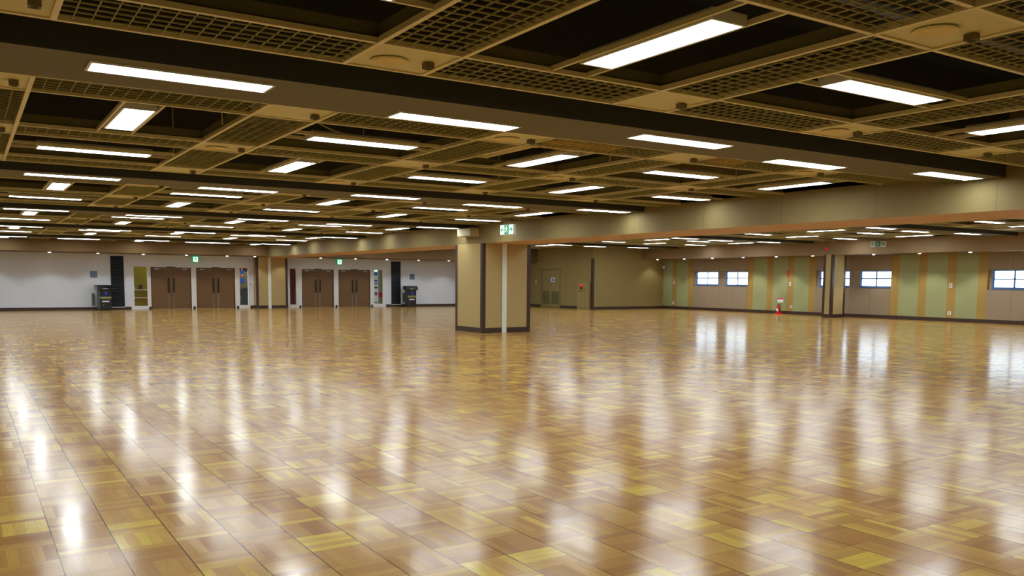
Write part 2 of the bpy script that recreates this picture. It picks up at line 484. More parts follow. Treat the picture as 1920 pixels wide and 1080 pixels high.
gr = {}
def place_grille(x, y, z, lx, ly, label, group):
    key = (round(lx, 3), round(ly, 3))
    if key not in gr: o = gr[key] = grille_mesh('wire_grille', lx, ly); o.location = (x, y, z)
    else: o = gr[key].copy(); col.objects.link(o); o.location = (x, y, z)
    return tag(o, label, 'ceiling grille', group)

pl = {}
def place_plate(x, y, z, lx, ly, label, group):
    key = (round(lx, 3), round(ly, 3))
    if key not in pl: o = pl[key] = MB().box(-lx / 2, lx / 2, -ly / 2, ly / 2, .004, .02).build('ceiling_plate', M['plate']); o.location = (x, y, z)
    else: o = pl[key].copy(); col.objects.link(o); o.location = (x, y, z)
    return tag(o, label, 'ceiling plate', group)

sens = {}
def place_sensor(x, y, z, label):
    if not sens:
        o = empty('ceiling_sensor'); MB().box(-.034, .034, -.034, .034, -.035, .005).build('casing', M['sensor'], o); MB().box(-.02, .02, -.02, .02, -.039, -.035).build('sensor_face', M['beam_side'], o)
        sens['s'] = o; o.location = (x, y, z)
    else: o = dup(sens['s'], (x, y, z))
    return tag(o, label, 'sensor', 'square sensors on the ceiling plates')
spk = {}
def place_speaker(x, y, z, label):
    if not spk:
        o = empty('ceiling_speaker')
        MB().tube([(0, 0, .004), (0, 0, -.008)], .12, 24).build('speaker_grille', mat('pale ochre grille', (214, 190, 128), .6), o); MB().tube([(0, 0, .004), (0, 0, -.005)], .135, 24).build('trim_ring', M['rail'], o)
        spk['s'] = o; o.location = (x, y, z)
    else: o = dup(spk['s'], (x, y, z))
    return tag(o, label, 'speaker', 'round speakers on the ceiling plates')

trim_no = [5]
def build_ceiling(xs, hw, xe, bays, z, hall, near_edge, first_lamp_B):
    """xs strip centres; bays = list of (index, [strip y centres], y0, y1, gap names); coffers lie between strips"""
    nX = len(xs)
    for n, ys, y0, y1, nm in bays:
        # one frame of rails per bay
        b = MB(); t, h = .018, .035
        for yc in ys:
            for s in (-1, 1): b.box(near_edge, xe, yc + s * hw - t, yc + s * hw + t, z, z + h)
        for xc in xs:
            for s in (-1, 1): b.box(xc + s * hw - t, xc + s * hw + t, y0, y1, z - .004, z + h)
        trim_no[0] += 1
        struct(b.build('trim_%d' % trim_no[0], M['rail']))
        # coffer sides
        b = MB(); th = .012; hh = .13
        edges = [(xs[i] + hw, (xs[i + 1] - hw) if i + 1 < nX else xe) for i in range(nX)]
        rows = [(ys[j] + hw, ys[j + 1] - hw) for j in range(len(ys) - 1)]
        if y1 - ys[-1] > 1: rows.append((ys[-1] + hw, y1))
        for a, c in edges:
            for p, q in rows:
                b.box(a, c, p - th, p, z + .03, z + hh).box(a, c, q, q + th, z + .03, z + hh)
                b.box(a - th, a, p, q, z + .03, z + hh).box(c, c + th, p, q, z + .03, z + hh)
        trim_no[0] += 1
        struct(b.build('trim_%d' % trim_no[0], M['rim']))
        yield n, edges, rows, ys, nm

random.seed(4)
# ---- main hall
P = 7.57; BW = .93
YBM = [6.5 + P * i for i in range(5)]
xs = [.21 + 2.505 * k for k in range(-1, 5)]
HW = .32
bays = []
def strips(a, b): # from far strip after beam a to near strip before beam b
    f, n = a + 1.605, b - .78
    return [f, (f + n) / 2, n]
bays.append((0, strips(6.5 - P, 6.5), -.1, 6.04, 'before first dark beam'))
for i in range(4):
    ys = strips(YBM[i], YBM[i + 1])
    bays.append((i + 1, ys, ys[0] - HW, ys[2] + HW, 'past %s dark beam' % ORD[i]))
f = YBM[4] + 1.605
bays.append((5, [f], f - HW, 40.93, 'past fifth dark beam'))
cols_main = ['sixth', 'fifth', 'fourth', 'third', 'second', 'first']   # counted from the long soffit
rown = ['nearer', 'farther']
main_lamps = []
for n, edges, rows, ys, nm in build_ceiling(xs, HW, XS0, bays, ZC, 'hall', XL, None):
    for j, (p, q) in enumerate(rows):
        for i, (a, c) in enumerate(edges):
            k = i - 1
            yc = (p + q) / 2; xc = (a + c) / 2 
            main_lamps.append((n, j, i, k, xc, yc, c - a, q - p, nm))
    # strips along X
    for jj, yc in enumerate(ys):
        for i, (a, c) in enumerate(edges):
            if in_view([(a, yc, ZC), (c, yc, ZC), ((a + c) / 2, yc, ZC)], 60):
                place_grille((a + c) / 2, yc, ZC + .006, c - a, 2 * HW, 'crosswise wire grille, %s strip %s, %s from long soffit' % (['near', 'middle', 'far'][jj] if len(ys) == 3 else 'only', nm, cols_main[i]), 'wire mesh panels of the main ceiling')
        for i, xc in enumerate(xs):
            if in_view([(xc, yc, ZC)], 60):
                lab = '%s strip %s, %s from long soffit' % (['near', 'middle', 'far'][jj] if len(ys) == 3 else 'only', nm, cols_main[i])
                place_plate(xc, yc, ZC + .006, 2 * HW, 2 * HW, 'beige ceiling plate, ' + lab, 'plates where the ceiling strips cross')
                if n <= 3:
                    place_sensor(xc + .2, yc - .02, ZC, 'square sensor on plate, ' + lab)
                    if (i + jj + n) % 2 == 0: place_speaker(xc - .07, yc + .06, ZC, 'round speaker on plate, ' + lab)
    for j, (p, q) in enumerate(rows):
        for i, xc in enumerate(xs):
            if in_view([(xc, (p + q) / 2, ZC), (xc, p, ZC), (xc, q, ZC)], 60):
                place_grille(xc, (p + q) / 2, ZC + .006, 2 * HW, q - p, 'lengthwise wire grille, %s row %s, %s from long soffit' % (rown[j], nm, cols_main[i]), 'wire mesh panels of the main ceiling')

# lamps sit in every coffer, turned crosswise and lengthwise by turns
for n, j, i, k, xc, yc, w_, d_, nm in main_lamps:
    crosswise = ((k + j) % 2 == 1) if n % 2 == 1 else ((k + j) % 2 == 1)
    lab = '%s row %s, %s from long soffit' % (rown[j], nm, cols_main[i])
    if crosswise: place_lamp('tube_lamp', xc, yc, ZC, False, 'lit crosswise tube lamp, ' + lab, 'tube lamps in the ceiling coffers', hang=w_ / 2)
    else: place_lamp('tube_lamp', xc, yc, ZC, True, 'lit lengthwise tube lamp, ' + lab, 'tube lamps in the ceiling coffers', hang=d_ / 2)

# dark beams with lamps let into their undersides, staggered in two rows
def beam(name_no, x0, x1, y, z, n, xl, hall, names, dy=(.33, .72)):
    b = MB()
    b.box(x0, x1, y, y + BW, z, ZD, 0, bot=1)
    struct(b.build('trim_%d' % name_no, [M['beam_side'], M['beam_under']]))
    for i, xc in enumerate(xl):
        far = (i % 2 == 0)
        place_lamp('beam_lamp', xc, y + (dy[1] if far else dy[0]), z - .012, False, 'lit tube lamp under %s dark beam%s, %s' % (ORD[n] if n >= 0 else 'hindmost', hall, names[i]), 'lamps under the dark beams', L=1.3, W=.30)
bn = ['%s from long soffit' % s for s in cols_main]
for n, y in enumerate(YBM):
    trim_no[0] += 1
    beam(trim_no[0], XL, XS0, y, ZB, n, [1.45 + 2.53 * k - (.0 if k < 3 else .03) for k in range(-1, 5)], ' of main hall', bn)
trim_no[0] += 1
struct(MB().box(XL, XS0, 6.5 - P, 6.5 - P + BW, ZB, ZD, 0, bot=1).build('trim_%d' % trim_no[0], [M['beam_side'], M['beam_under']]))

# ---- side bay (a little higher)
xs2 = [16.53, 19.05, 21.55, 24.05, 26.55, 29.03]
YB2 = [7.45, 16.03, 24.7, 33.15]
bays2 = []
prev = [-1.1] + YB2 + [41.1 + .6]
names2 = ['before first beam', 'past first beam', 'past second beam', 'past third beam', 'past fourth beam']
for i in range(5):
    a, b_ = prev[i], prev[i + 1]
    f, g = a + 1.75, b_ - .9
    bays2.append((i, [f, (f + g) / 2, g], f - HW, g + HW, names2[i]))
cols_side = ['seventh', 'sixth', 'fifth', 'fourth', 'third', 'second', 'first']
side_l = []
edges2 = [(XS1, xs2[0] - HW)] + [(xs2[i] + HW, (xs2[i + 1] - HW) if i < 5 else XW2) for i in range(6)]
for n, ys, y0, y1, nm in bays2:
    xe = XJ if y0 > YJ else XW2
    for _ in build_ceiling([x for x in xs2 if x < xe - .3], HW, xe, [(n, ys, y0, y1, nm)], ZC2, '', XS1, None): pass
    rows = [(ys[0] + HW, ys[1] - HW), (ys[1] + HW, ys[2] - HW)]
    for j, (p, q) in enumerate(rows):
        for i, (a, c) in enumerate(edges2):
            xc = (a + c) / 2
            if (p + q) / 2 > YJ - .7 and xc > XJ - .8: continue
            by = (i + j + (1 if n % 2 == 0 else 1)) % 2 == 1
            place_lamp('tube_lamp', xc, (p + q) / 2, ZC2, by, 'lit %s tube lamp over side bay, %s row %s, %s from windows' % ('lengthwise' if by else 'crosswise', rown[j], nm, cols_side[i]), 'tube lamps over the side bay', L=1.45 if by else 1.3, hang=((q - p) / 2 if by else (c - a) / 2))
    for jj, yc in enumerate(ys):
        for i, xc in enumerate(xs2):
            if xc > 23 and (yc < YJ or xc < XJ - .3) and in_view([(xc, yc, ZC2)], 30):
                place_plate(xc, yc, ZC2 + .006, 2 * HW, 2 * HW, 'beige plate over side bay, %s strip %s, %s from windows' % (['near', 'middle', 'far'][jj], nm, ORD[5 - i]), 'plates where the side bay strips cross')
        for i, (a, c) in enumerate(edges2):
            if a > 23 and (yc < YJ or c < XJ) and in_view([(a, yc, ZC2), (c, yc, ZC2)], 30):
                place_grille((a + c) / 2, yc, ZC2 + .006, c - a, 2 * HW, 'crosswise wire grille over side bay, %s strip %s, %s from windows' % (['near', 'middle', 'far'][jj], nm, cols_side[i]), 'wire mesh panels over the side bay')
    for j, (p, q) in enumerate(rows):
        for i, xc in enumerate(xs2):
            if xc > 23 and (p < YJ or xc < XJ - .3) and in_view([(xc, p, ZC2), (xc, q, ZC2)], 30):
                place_grille(xc, (p + q) / 2, ZC2 + .006, 2 * HW, q - p, 'lengthwise wire grille over side bay, %s row %s, %s from windows' % (rown[j], nm, ORD[5 - i]), 'wire mesh panels over the side bay')
for n, y in enumerate(YB2):
    trim_no[0] += 1
    beam(trim_no[0], XS1, XW2, y, ZB2, n, [16.8, 19.3, 21.8, 24.3, 26.67, 29.2, 31.0 if False else 30.95][0:6] , ' of side bay', ['%s from windows' % s for s in cols_side[1:]], dy=(.45, .8))

# ---- things in the dark void above the ceiling
def duct(x0, y0, x1, y1, z, r, label, box=True):
    b = MB()
    if box:
        b.box(x0, x1, y0, y1, z, z + r)
        nseg = 6; L = (x1 - x0) if (x1 - x0) > (y1 - y0) else (y1 - y0)
        for i in range(nseg + 1):
            if (x1 - x0) > (y1 - y0): xx = x0 + L * i / nseg; b.box(xx - .02, xx + .02, y0 - .02, y1 + .02, z - .02, z + r + .02)
            else: yy = y0 + L * i / nseg; b.box(x0 - .02, x1 + .02, yy - .02, yy + .02, z - .02, z + r + .02)
    else: b.tube([(x0, y0, z), (x1, y1, z)], r, 14)
    return tag(b.build('air_duct' if box else 'ceiling_pipe', M['duct']), label, 'duct' if box else 'pipe')
duct(3.4, 8.9, 4.3, 13.2, 3.87, .4, 'square metal air duct above the ceiling beside first dark beam, lengthwise')
duct(5.0, 1.6, 11.8, 2.3, 3.87, .4, 'square metal air duct above the ceiling nearest the camera, crosswise')
duct(9.4, 8.8, 10.1, 13.3, 3.92, .35, 'square metal air duct above the ceiling close to long soffit, lengthwise')
duct(-2.62, 9.9, 12.38, 9.9, 3.74, .06, 'thin metal pipe above nearer row past first dark beam', False)
duct(-2.62, 4.4, 12.38, 4.4, 3.74, .07, 'thin metal pipe above farther row before first dark beam', False)
duct(6.1, 16.2, 6.9, 20.8, 3.87, .4, 'square metal air duct above the ceiling past second dark beam, lengthwise')
M['lagging'] = mat('pale pipe lagging', (226, 206, 156), .8)
def lagged(pts, r, label):
    b = MB(); b.tube(pts, r, 14)
    p0, p1 = Vector(pts[0]), Vector(pts[-1])
    for f_ in (.2, .5, .8):
        q = p0.lerp(p1, f_); d = (p1 - p0).normalized() * .03
        b.tube([q - d, q + d], r + .015, 14)
    return tag(b.build('lagged_duct', M['lagging']), label, 'duct')
lagged([(5.7, 10.9, 4.09), (9.0, 10.9, 4.09)], .18, 'pale lagged duct above middle strip past first dark beam')
lagged([(7.3, 8.2, 3.62), (7.3, 13.3, 3.62)], .12, 'pale lagged duct running lengthwise above second coffer from soffit')
lagged([(8.5, 8.3, 4.10), (8.5, 10.6, 4.10)], .17, 'short pale lagged duct above the second coffer from long soffit')
def cable(pts, label):
    v = [Vector(p) for p in pts]; out = []
    for i in range(len(v) - 1):
        p0 = v[max(i - 1, 0)]; p1 = v[i]; p2 = v[i + 1]; p3 = v[min(i + 2, len(v) - 1)]
        for s in range(8):
            t = s / 8; out.append(.5 * ((2 * p1) + (p2 - p0) * t + (2 * p0 - 5 * p1 + 4 * p2 - p3) * t * t + (3 * p1 - p0 - 3 * p2 + p3) * t ** 3))
    out.append(v[-1])
    return tag(MB().tube(out, .012, 6).build('hanging_cable', M['cable']), label, 'cable')
cable([(3.2, 9.2, 4.3), (3.3, 9.6, 3.5), (3.9, 9.9, 3.25), (4.4, 9.4, 3.16)], 'pale cable sagging above crosswise lamp between first and second beams')
cable([(6.0, 8.7, 4.3), (6.0, 9.0, 3.6), (6.3, 9.2, 3.3), (6.5, 9.3, 3.16)], 'pale cable drooping to lengthwise lamp just past first dark beam')
cable([(7.2, 9.9, 4.3), (7.0, 10.0, 3.5), (6.8, 9.8, 3.25), (6.6, 9.6, 3.16)], 'pale cable looping on the window side of that lengthwise lamp past first beam')
cable([(1.3, 8.6, 4.3), (1.1, 8.9, 3.7), (1.3, 9.2, 3.4), (1.4, 9.3, 3.16)], 'pale cable hanging above the large bright lamp at upper left')
cable([(9.0, 9.0, 4.3), (8.7, 9.2, 3.5), (8.9, 9.4, 3.3), (9.0, 9.4, 3.16)], 'pale cable curling above second coffer from soffit past first beam')
tag(MB().box(5.75, 6.75, 8.03, 8.36, ZC + .03, ZC + .05).build('insulation_board', M['insul']), 'ochre board lying on the grille just past first dark beam', 'board')
tag(MB().box(8.3, 8.9, 8.0, 8.36, ZC + .03, ZC + .05).build('insulation_board', M['insul']), 'smaller ochre board lying on grille nearer the long soffit', 'board')
for i, (x_, y_) in enumerate(((4.9, 9.0), (2.3, 9.1), (7.3, 9.0), (9.8, 9.1), (4.9, 11.6), (7.3, 11.8), (2.3, 11.5), (9.8, 11.6))):
    tag(MB().tube([(x_, y_, ZC), (x_, y_, ZD)], .008, 6).build('hanger_rod', M['cable']), 'thin hanger rod rising from %s row, strip %s from long soffit' % ('nearer' if y_ < 10 else 'farther', {4.9: 'third', 2.3: 'fourth', 7.3: 'second', 9.8: 'first'}[x_] if True else ''), 'rod', 'hanger rods between first and second beams')

# ---------------------------------------------------------------- windows
for i, (a, b_) in enumerate(WIN):
    e = struct(empty('window_%d' % (i + 1), (XR + .16, (a + b_) / 2, NZ0)))
    hw = (b_ - a) / 2; H = NZ1 - NZ0
    f = MB(); t = .035
    f.box(-.04, .04, -hw, hw, 0, .07).box(-.04, .04, -hw, hw, H - t, H).box(-.04, .04, -hw, -hw + t, .07, H - t).box(-.04, .04, hw - t, hw, .07, H - t)
    f.build('window_frame', M['alu'], e)
    for s in (-1, 1):
        g = MB(); y0, y1 = (0, hw - t) if s > 0 else (-hw + t, 0); x_ = .012 * s
        g.box(x_ - .012, x_ + .012, y0, y1, .07, .09).box(x_ - .012, x_ + .012, y0, y1, H * .50, H * .50 + .045).box(x_ - .012, x_ + .012, y0, y1, H - t - .02, H - t)
        g.box(x_ - .012, x_ + .012, y0 - .0, y0 + .035, .07, H - t).box(x_ - .012, x_ + .012, y1 - .035, y1, .07, H - t)
        sh = g.build('sash', M['alu'], e)
        MB().box(x_ - .003, x_ + .003, y0 + .02, y1 - .02, .09, H - t - .02).build('pane', M['glass'], sh)
    MB().box(-.16, .04, -hw, hw, -.012, 0).build('window_sill', M['alu'], e)

# ---------------------------------------------------------------- double doors
for i, (a, b_) in enumerate(DOORS):
    e = struct(empty('door_%d' % (i + 1), ((a + b_) / 2, YB, 0)))
    hw = (b_ - a) / 2
    f = MB(); f.box(-hw, -hw + .03, -.01, .15, 0, 2.0).box(hw - .03, hw, -.01, .15, 0, 2.0).box(-hw, hw, -.01, .15, 1.965, 2.0)
    f.build('door_frame', M['dark_brown'], e)
    MB().box(-.2, .2, -.03, .02, 1.975, 2.03).build('door_selector', M['dark_brown'], e)
    for s in (-1, 1):
        x0, x1 = (.004, hw - .03) if s > 0 else (-hw + .03, -.004)
        lf = MB().box(x0, x1, .03, .08, .008, 1.962).build('door_leaf', M['wood'], e)
        h = MB(); hx = s * .115
        h.tube([(hx, .03, 1.44), (hx, -.03, 1.44)], .01).tube([(hx, .03, .82), (hx, -.03, .82)], .01).box(hx - .025, hx + .025, -.05, -.025, .78, 1.48)
        h.build('handle', M['handle'], lf)
        MB().box(hx - .006, hx + .006, .02, .03, .06, .78).box(hx - .03, hx - .02, .024, .03, .06, .78).build('floor_bolt', M['steel'], lf)
        MB().box(s * (hw - .28) - .1, s * (hw - .28) + .1, 0, .03, 1.90, 1.94).build('door_closer', M['steel'], lf)
for i, x_ in enumerate((7.44, 9.46, 11.55, 14.76, 16.735, 18.78)):
    nm = ['left of the leftmost double door', 'between the two left double doors', 'right of second double door from left', 'right of the dark red panel', 'between the two right double doors', 'right of the rightmost double door'][i]
    o = MB().box(-.05, .05, -.06, 0, 0, .12).build('door_stop', M['black'], None, (x_, YB, 0), bevel=.006)
    tag(o, 'black door stop block at post foot, ' + nm, 'door stop', 'door stops along the door wall')

# sidelights
def sidelight(n, a, b_):
    e = struct(empty('window_%d' % n, ((a + b_) / 2, YB, .13))); hw = (b_ - a) / 2; H = 2.04 - .13
    f = MB(); t = .03
    f.box(-hw, hw, 0, .1, 0, .03).box(-hw, hw, 0, .1, H - t, H).box(-hw, -hw + t, 0, .1, .03, H - t).box(hw - t, hw, 0, .1, .03, H - t)
    f.build('window_frame', M['white'], e)
    MB().box(-hw + t, hw - t, .045, .053, .03, H - t).build('pane', M['glass'], e)
for i, (a, b_) in enumerate(SIDES): sidelight(len(WIN) + 1 + i, a, b_)
struct(MB().box(6.68, 7.44, YB - .02, YB, 0, .13).box(11.58, 12.17, YB - .02, YB, 0, .13).box(14.15, 14.68, YB - .02, YB, 0, .13).box(18.86, 19.6, YB - .02, YB, 0, .13).build('trim_60', M['white']))
# white door posts standing a little proud of the wall
struct(MB().box(7.38, 7.50, YB - .015, YB, 0, 2.04).box(9.34, 9.58, YB - .015, YB, 0, 2.04).box(11.43, 11.60, YB - .015, YB, 0, 2.04).box(14.66, 14.86, YB - .015, YB, 0, 2.04).box(16.60, 16.87, YB - .015, YB, 0, 2.04).box(18.69, 18.88, YB - .015, YB, 0, 2.04).build('trim_61', M['white']))

# what shows behind the sidelights
e = tag(empty('shelf_rack', (7.15, YB + .9, 0)), 'olive yellow shelf niche seen through leftmost sidelight', 'shelf')
MB().box(-.7, .7, .3, .34, 0, 2.6).box(-.7, .7, .0, .3, 0, .04).build('back_panel', M['olive'], e)
for z in (.52, .9): MB().box(-.7, .7, .0, .3, z - .005, z + .022).build('shelf', M['white'], e)
for z0, z1 in ((.05, .52), (.55, .9)): MB().box(-.68, .68, .26, .3, z0, z1).build('panel', M['olive'], e)
tag(MB().box(-.09, .09, -.06, .06, 0, .22).build('storage_box', M['dark_brown'], None, (7.2, YB + 1.05, .9225)), 'dark brown box on upper shelf behind leftmost sidelight', 'box')
tag(MB().tube([(0, 0, 0), (0, 0, .10), (0, 0, .12), (0, 0, .15)], [.035, .035, .02, .016], 12).build('bottle', M['strip'], None, (6.92, YB + 1.05, .9225)), 'pale bottle on upper shelf behind leftmost sidelight', 'bottle')

e = tag(empty('vending_machine', (12.15, YB + .75, 0)), 'dark teal machine behind the sidelight beside the far pillar', 'machine')
b = MB(); b.extrude([(-.42, 0, 0), (.45, 0, 0), (.45, 0, 1.05), (-.1, 0, 1.0), (-.42, 0, .86)], (0, .5, 0)); b.build('body', M['teal'], e, bevel=.02)
MB().box(-.38, -.18, -.03, 0, .62, .78).build('control_panel', M['black'], e); MB().box(-.34, -.24, -.02, 0, .45, .6).build('tray', M['grey_green'], e)
e = tag(empty('notice_board', (12.1, YB + 1.467, 1.0)), 'grey green notice board behind the dark teal machine', 'notice board')
MB().box(-.5, .5, 0, .03, 0, .85).build('board', M['lobby'], e); MB().box(.0, .22, -.006, 0, .25, .52).build('blue_sheet', M['poster_blue'], e)
struct(MB().box(11.3, 13.2, YB + 1.5, YB + 1.55, 0, 2.6).build('trim_62', M['beam_side']))
for z in (1.96, 1.66):
    tag(MB().tube([(11.95, YB + .6, z), (11.95, YB + .56, z)], .028, 12).build('indicator_lamp', mat('red indicator', (255, 60, 60), .4, emit=(255, 70, 50), estr=1.2, var=0)), '%s red indicator lamp behind the sidelight beside far pillar' % ('upper' if z > 1.8 else 'lower'), 'lamp')
tag(MB().box(11.86, 12.04, YB + .6, YB + .62, 1.72, 1.92).build('blue_sign', M['poster_blue']), 'blue sign between two red lamps behind sidelight', 'sign')

tag(MB().box(14.0, 14.95, YB + .3, YB + .34, 0, 2.3).build('partition_panel', M['darkred']), 'dark red panel filling the sidelight right of far pillar', 'panel')
# poster rack behind rightmost sidelight
e = tag(empty('poster_stand', (19.08, YB + .35, 0)), 'tall poster stand with blue sheets behind rightmost sidelight', 'poster stand')
MB().box(-.3, .24, 0, .03, .0, 2.2).build('backing', M['paper'], e)
for z0, z1, mm in ((1.93, 2.06, 'exit_white'), (1.72, 1.9, 'poster_blue'), (1.5, 1.62, 'paper'), (1.36, 1.48, 'poster_blue'), (1.22, 1.32, 'blue_grey'), (1.0, 1.1, 'teal'), (.62, .8, 'blue_grey'), (.2, .26, 'grey_green')):
    MB().box(-.26, .2, -.008, 0, z0, z1).build('sheet', M[mm], e)
struct(MB().box(19.33, 20.2, YB + .5, YB + .54, 0, 2.4).build('trim_63', M['lobby']))
tag(MB().box(19.4, 19.6, YB + .4, YB + .49, .52, .78).build('fire_box', M['red']), 'red box on wall behind rightmost sidelight', 'box')

# ---------------------------------------------------------------- pillars
def pillar(x0, x1, y0, y1, h, label, strip_x=None, back=True, mt=None):
    e = tag(empty('pillar', ((x0 + x1) / 2, (y0 + y1) / 2, 0)), label, 'pillar')
    cx, cy = (x0 + x1) / 2, (y0 + y1) / 2; a, b = (x1 - x0) / 2, (y1 - y0) / 2
    MB().box(-a, a, -b, b, 0, h).build('shaft', mt or M['pillar'], e)
    t = .012
    for sx in (-1, 1):
        for sy in (-1, 1):
            if sy > 0 and not back: continue
            q = MB(); w = .10
            q.box(sx * (a + t), sx * (a - w), sy * (b + t), sy * (b - .0), 0, h)
            q.box(sx * (a + t), sx * a, sy * b, sy * (b - w), 0, h)
            q.build('corner_trim', M['dark_brown'], e)
    q = MB(); q.box(-a - .008, a + .008, -b - .008, -b, 0, .15).box(-a - .008, -a, -b, b, 0, .15).box(a, a + .008, -b, b, 0, .15)
    if back: q.box(-a - .008, a + .008, b, b + .008, 0, .15)
    q.build('base_trim', M['dark_brown'], e)
    if strip_x is not None: MB().box(strip_x - cx - .075, strip_x - cx + .075, -b - .02, -b - .009, .0, h).build('cover_strip', M['strip'], e)
    return e
pillar(XS0, XS1, 20.87, 22.42, ZS, 'large beige pillar with brown corners standing mid floor under long soffit', 13.11)
pillar(12.36, 13.94, 43.0, YB, 2.58, 'beige half pillar against door wall between the two pairs of doors', 13.02, back=False)
pillar(XW2 - .06, 32.42, 23.62, 24.08, ZS2, 'slimmer beige pillar with dark corners close to the window wall')

# ---------------------------------------------------------------- things along the door wall
def slat_panel(x0, x1, label):
    e = tag(empty('slatted_panel', ((x0 + x1) / 2, YB - .003, .13)), label, 'panel'); hw = (x1 - x0) / 2; H = 2.36
    MB().box(-hw, hw, -.02, 0, 0, H).build('backing', M['black'], e)
    s = MB(); n = 34
    for i in range(n):
        z = .02 + (H - .04) * i / n
        s.extrude([(-hw + .01, -.02, z), (-hw + .01, -.055, z + .012), (-hw + .01, -.055, z + .03), (-hw + .01, -.02, z + .055)], (2 * hw - .02, 0, 0))
    s.build('slats', M['blackslat'], e)
    MB().box(-hw - .01, hw + .01, -.06, 0, -.03, 0).build('sill', M['white'], e)
    return e
slat_panel(5.77, 6.33, 'tall black slatted wall panel left of all the doors')
slat_panel(19.94, 20.5, 'tall black slatted wall panel right of all the doors')
for x0, x1, z0, z1, wh in ((4.9, 5.21, 1.47, 1.79, 'left'), (21.07, 21.37, 1.50, 1.82, 'right')):
    e = tag(empty('wall_plate', ((x0 + x1) / 2, YB, (z0 + z1) / 2)), 'square blue grey wall plate above the %s black cabinet' % wh, 'wall plate')
    a = (x1 - x0) / 2; c = (z1 - z0) / 2
    MB().box(-a, a, -.015, 0, -c, c).build('frame', M['steel'], e); MB().box(-a + .015, a - .015, -.02, -.015, -c + .015, c - .015).build('face', M['blue_grey'], e)

def cabinet(x, y, rot, label, sidemat, W=.5, D=.62):
    e = tag(empty('lidded_cabinet', (x, y, 0), rot), label, 'cabinet')
    MB().box(-W / 2, W / 2, -D / 2, D / 2, .05, .93, 0, left=1).build('body', [M['black'], sidemat], e, bevel=.012)
    l = MB(); w = W / 2 + .09; d = D / 2 + .07
    l.extrude([(-w, -d, .93), (-w, -d, 1.02), (-w, -d + .18, 1.15), (-w, d, 1.15), (-w, d, .93)], (2 * w, 0, 0))
    lo = l.build('lid', M['black'], e, bevel=.015)
    MB().box(-.12, .1, -d - .006, -d + .002, .96, 1.0).build('lid_catch', M['steel'], lo)
    f = -D / 2
    MB().box(-W / 2 + .01, W / 2 - .01, f - .03, f, .58, .62).build('front_handle', M['steel'], e)
    MB().box(-W / 2 + .03, W / 2 - .03, f - .012, f, .52, .57).build('yellow_band', M['yellow'], e)
    MB().box(-W / 2 + .1, W / 2 - .1, f - .012, f, .38, .44).build('white_label', M['paper'], e)
    MB().tube([(0.02, f, .76), (.02, f - .012, .76)], .045, 16).build('glowing_blue_badge', M['blue'], e)
    MB().box(-.06, .1, f - .008, f, .83, .86).build('green_label', M['dim_green'], e)
    MB().tube([(-.12, f, .24), (-.12, f - .015, .24)], .018, 12).build('lock', M['steel'], e)
    for sx in (-1, 1):
        for sy in (-1, 1):
            MB().tube([(sx * (W / 2 - .07) - .015, sy * (D / 2 - .07), .03), (sx * (W / 2 - .07) + .015, sy * (D / 2 - .07), .03)], .03, 12).build('caster', M['black'], e)
cabinet(5.38, 42.85, R(4), 'black lidded cabinet with grey side, left of the left slatted panel', M['grey_green'])
cabinet(20.82, 42.9, R(-12), 'black lidded cabinet right of the right slatted panel', M['black'])
tag(MB().box(-.06, .06, -.1, 0, 0, .55).build('socket_box', M['grey_green'], None, (5.0, YB, .2), bevel=.01), 'slim grey box on wall behind the left black cabinet', 'box')
tag(MB().box(-.06, .06, -.1, 0, 0, .5).build('socket_box', M['grey_green'], None, (20.68, YB, .25), bevel=.01), 'slim grey box on wall behind the right black cabinet', 'box')

# running figure pictogram, drawn in the plane x-z, unit height
def runner(b, cx, cz, s, y, mi=0, fl_=1):
    P_ = lambda pts: b.extrude([(cx + fl_ * px * s, y, cz + pz * s) for px, pz in pts], (0, .004, 0), mi)
    h = [(math.cos(t) * .09 - .02, math.sin(t) * .09 + .38) for t in [2 * math.pi * i / 12 for i in range(12)]]
    P_(h)
    P_([(-.14, .24), (.08, .26), (.12, -.02), (-.02, -.06)])
    P_([(.08, .26), (.3, .12), (.27, .06), (.08, .16)])
    P_([(-.14, .24), (-.34, .14), (-.3, .04), (-.26, .1), (-.1, .16)])
    P_([(.1, -.02), (.26, -.2), (.16, -.42), (.08, -.4), (.15, -.2), (0, -.06)])
    P_([(0, -.04), (-.12, -.24), (-.36, -.3), (-.36, -.22), (-.16, -.16), (-.06, .02)])
def arrow(b, cx, cz, s, y, dirn, mi=0):
    P_ = lambda pts: b.extrude([(cx + dirn * px * s, y, cz + pz * s) for px, pz in pts], (0, .004, 0), mi)
    P_([(-.38, -.06), (.2, -.06), (.2, .06), (-.38, .06)])
    P_([(.06, .34), (.4, 0), (.06, -.34), (-.08, -.34), (.22, 0), (-.08, .34)])

for x0, x1, z0, z1, wh in ((9.41, 9.66, 2.27, 2.57, 'left'), (16.76, 17.02, 2.27, 2.57, 'right')):
    e = tag(empty('exit_sign', ((x0 + x1) / 2, 43.35, z0)), 'square lit green exit sign above the %s pair of double doors' % wh, 'exit sign')
    a = (x1 - x0) / 2 + .02; H = z1 - z0
    MB().box(-a, a, 0, .08, 0, H).build('casing', M['green'], e)
    MB().box(-a + .035, a - .035, -.006, 0, .02, H - .05).build('sign_face', M['exit_white'], e)
    b = MB(); runner(b, 0, H * .46, .2, -.012); b.build('running_figure', M['green'], e)
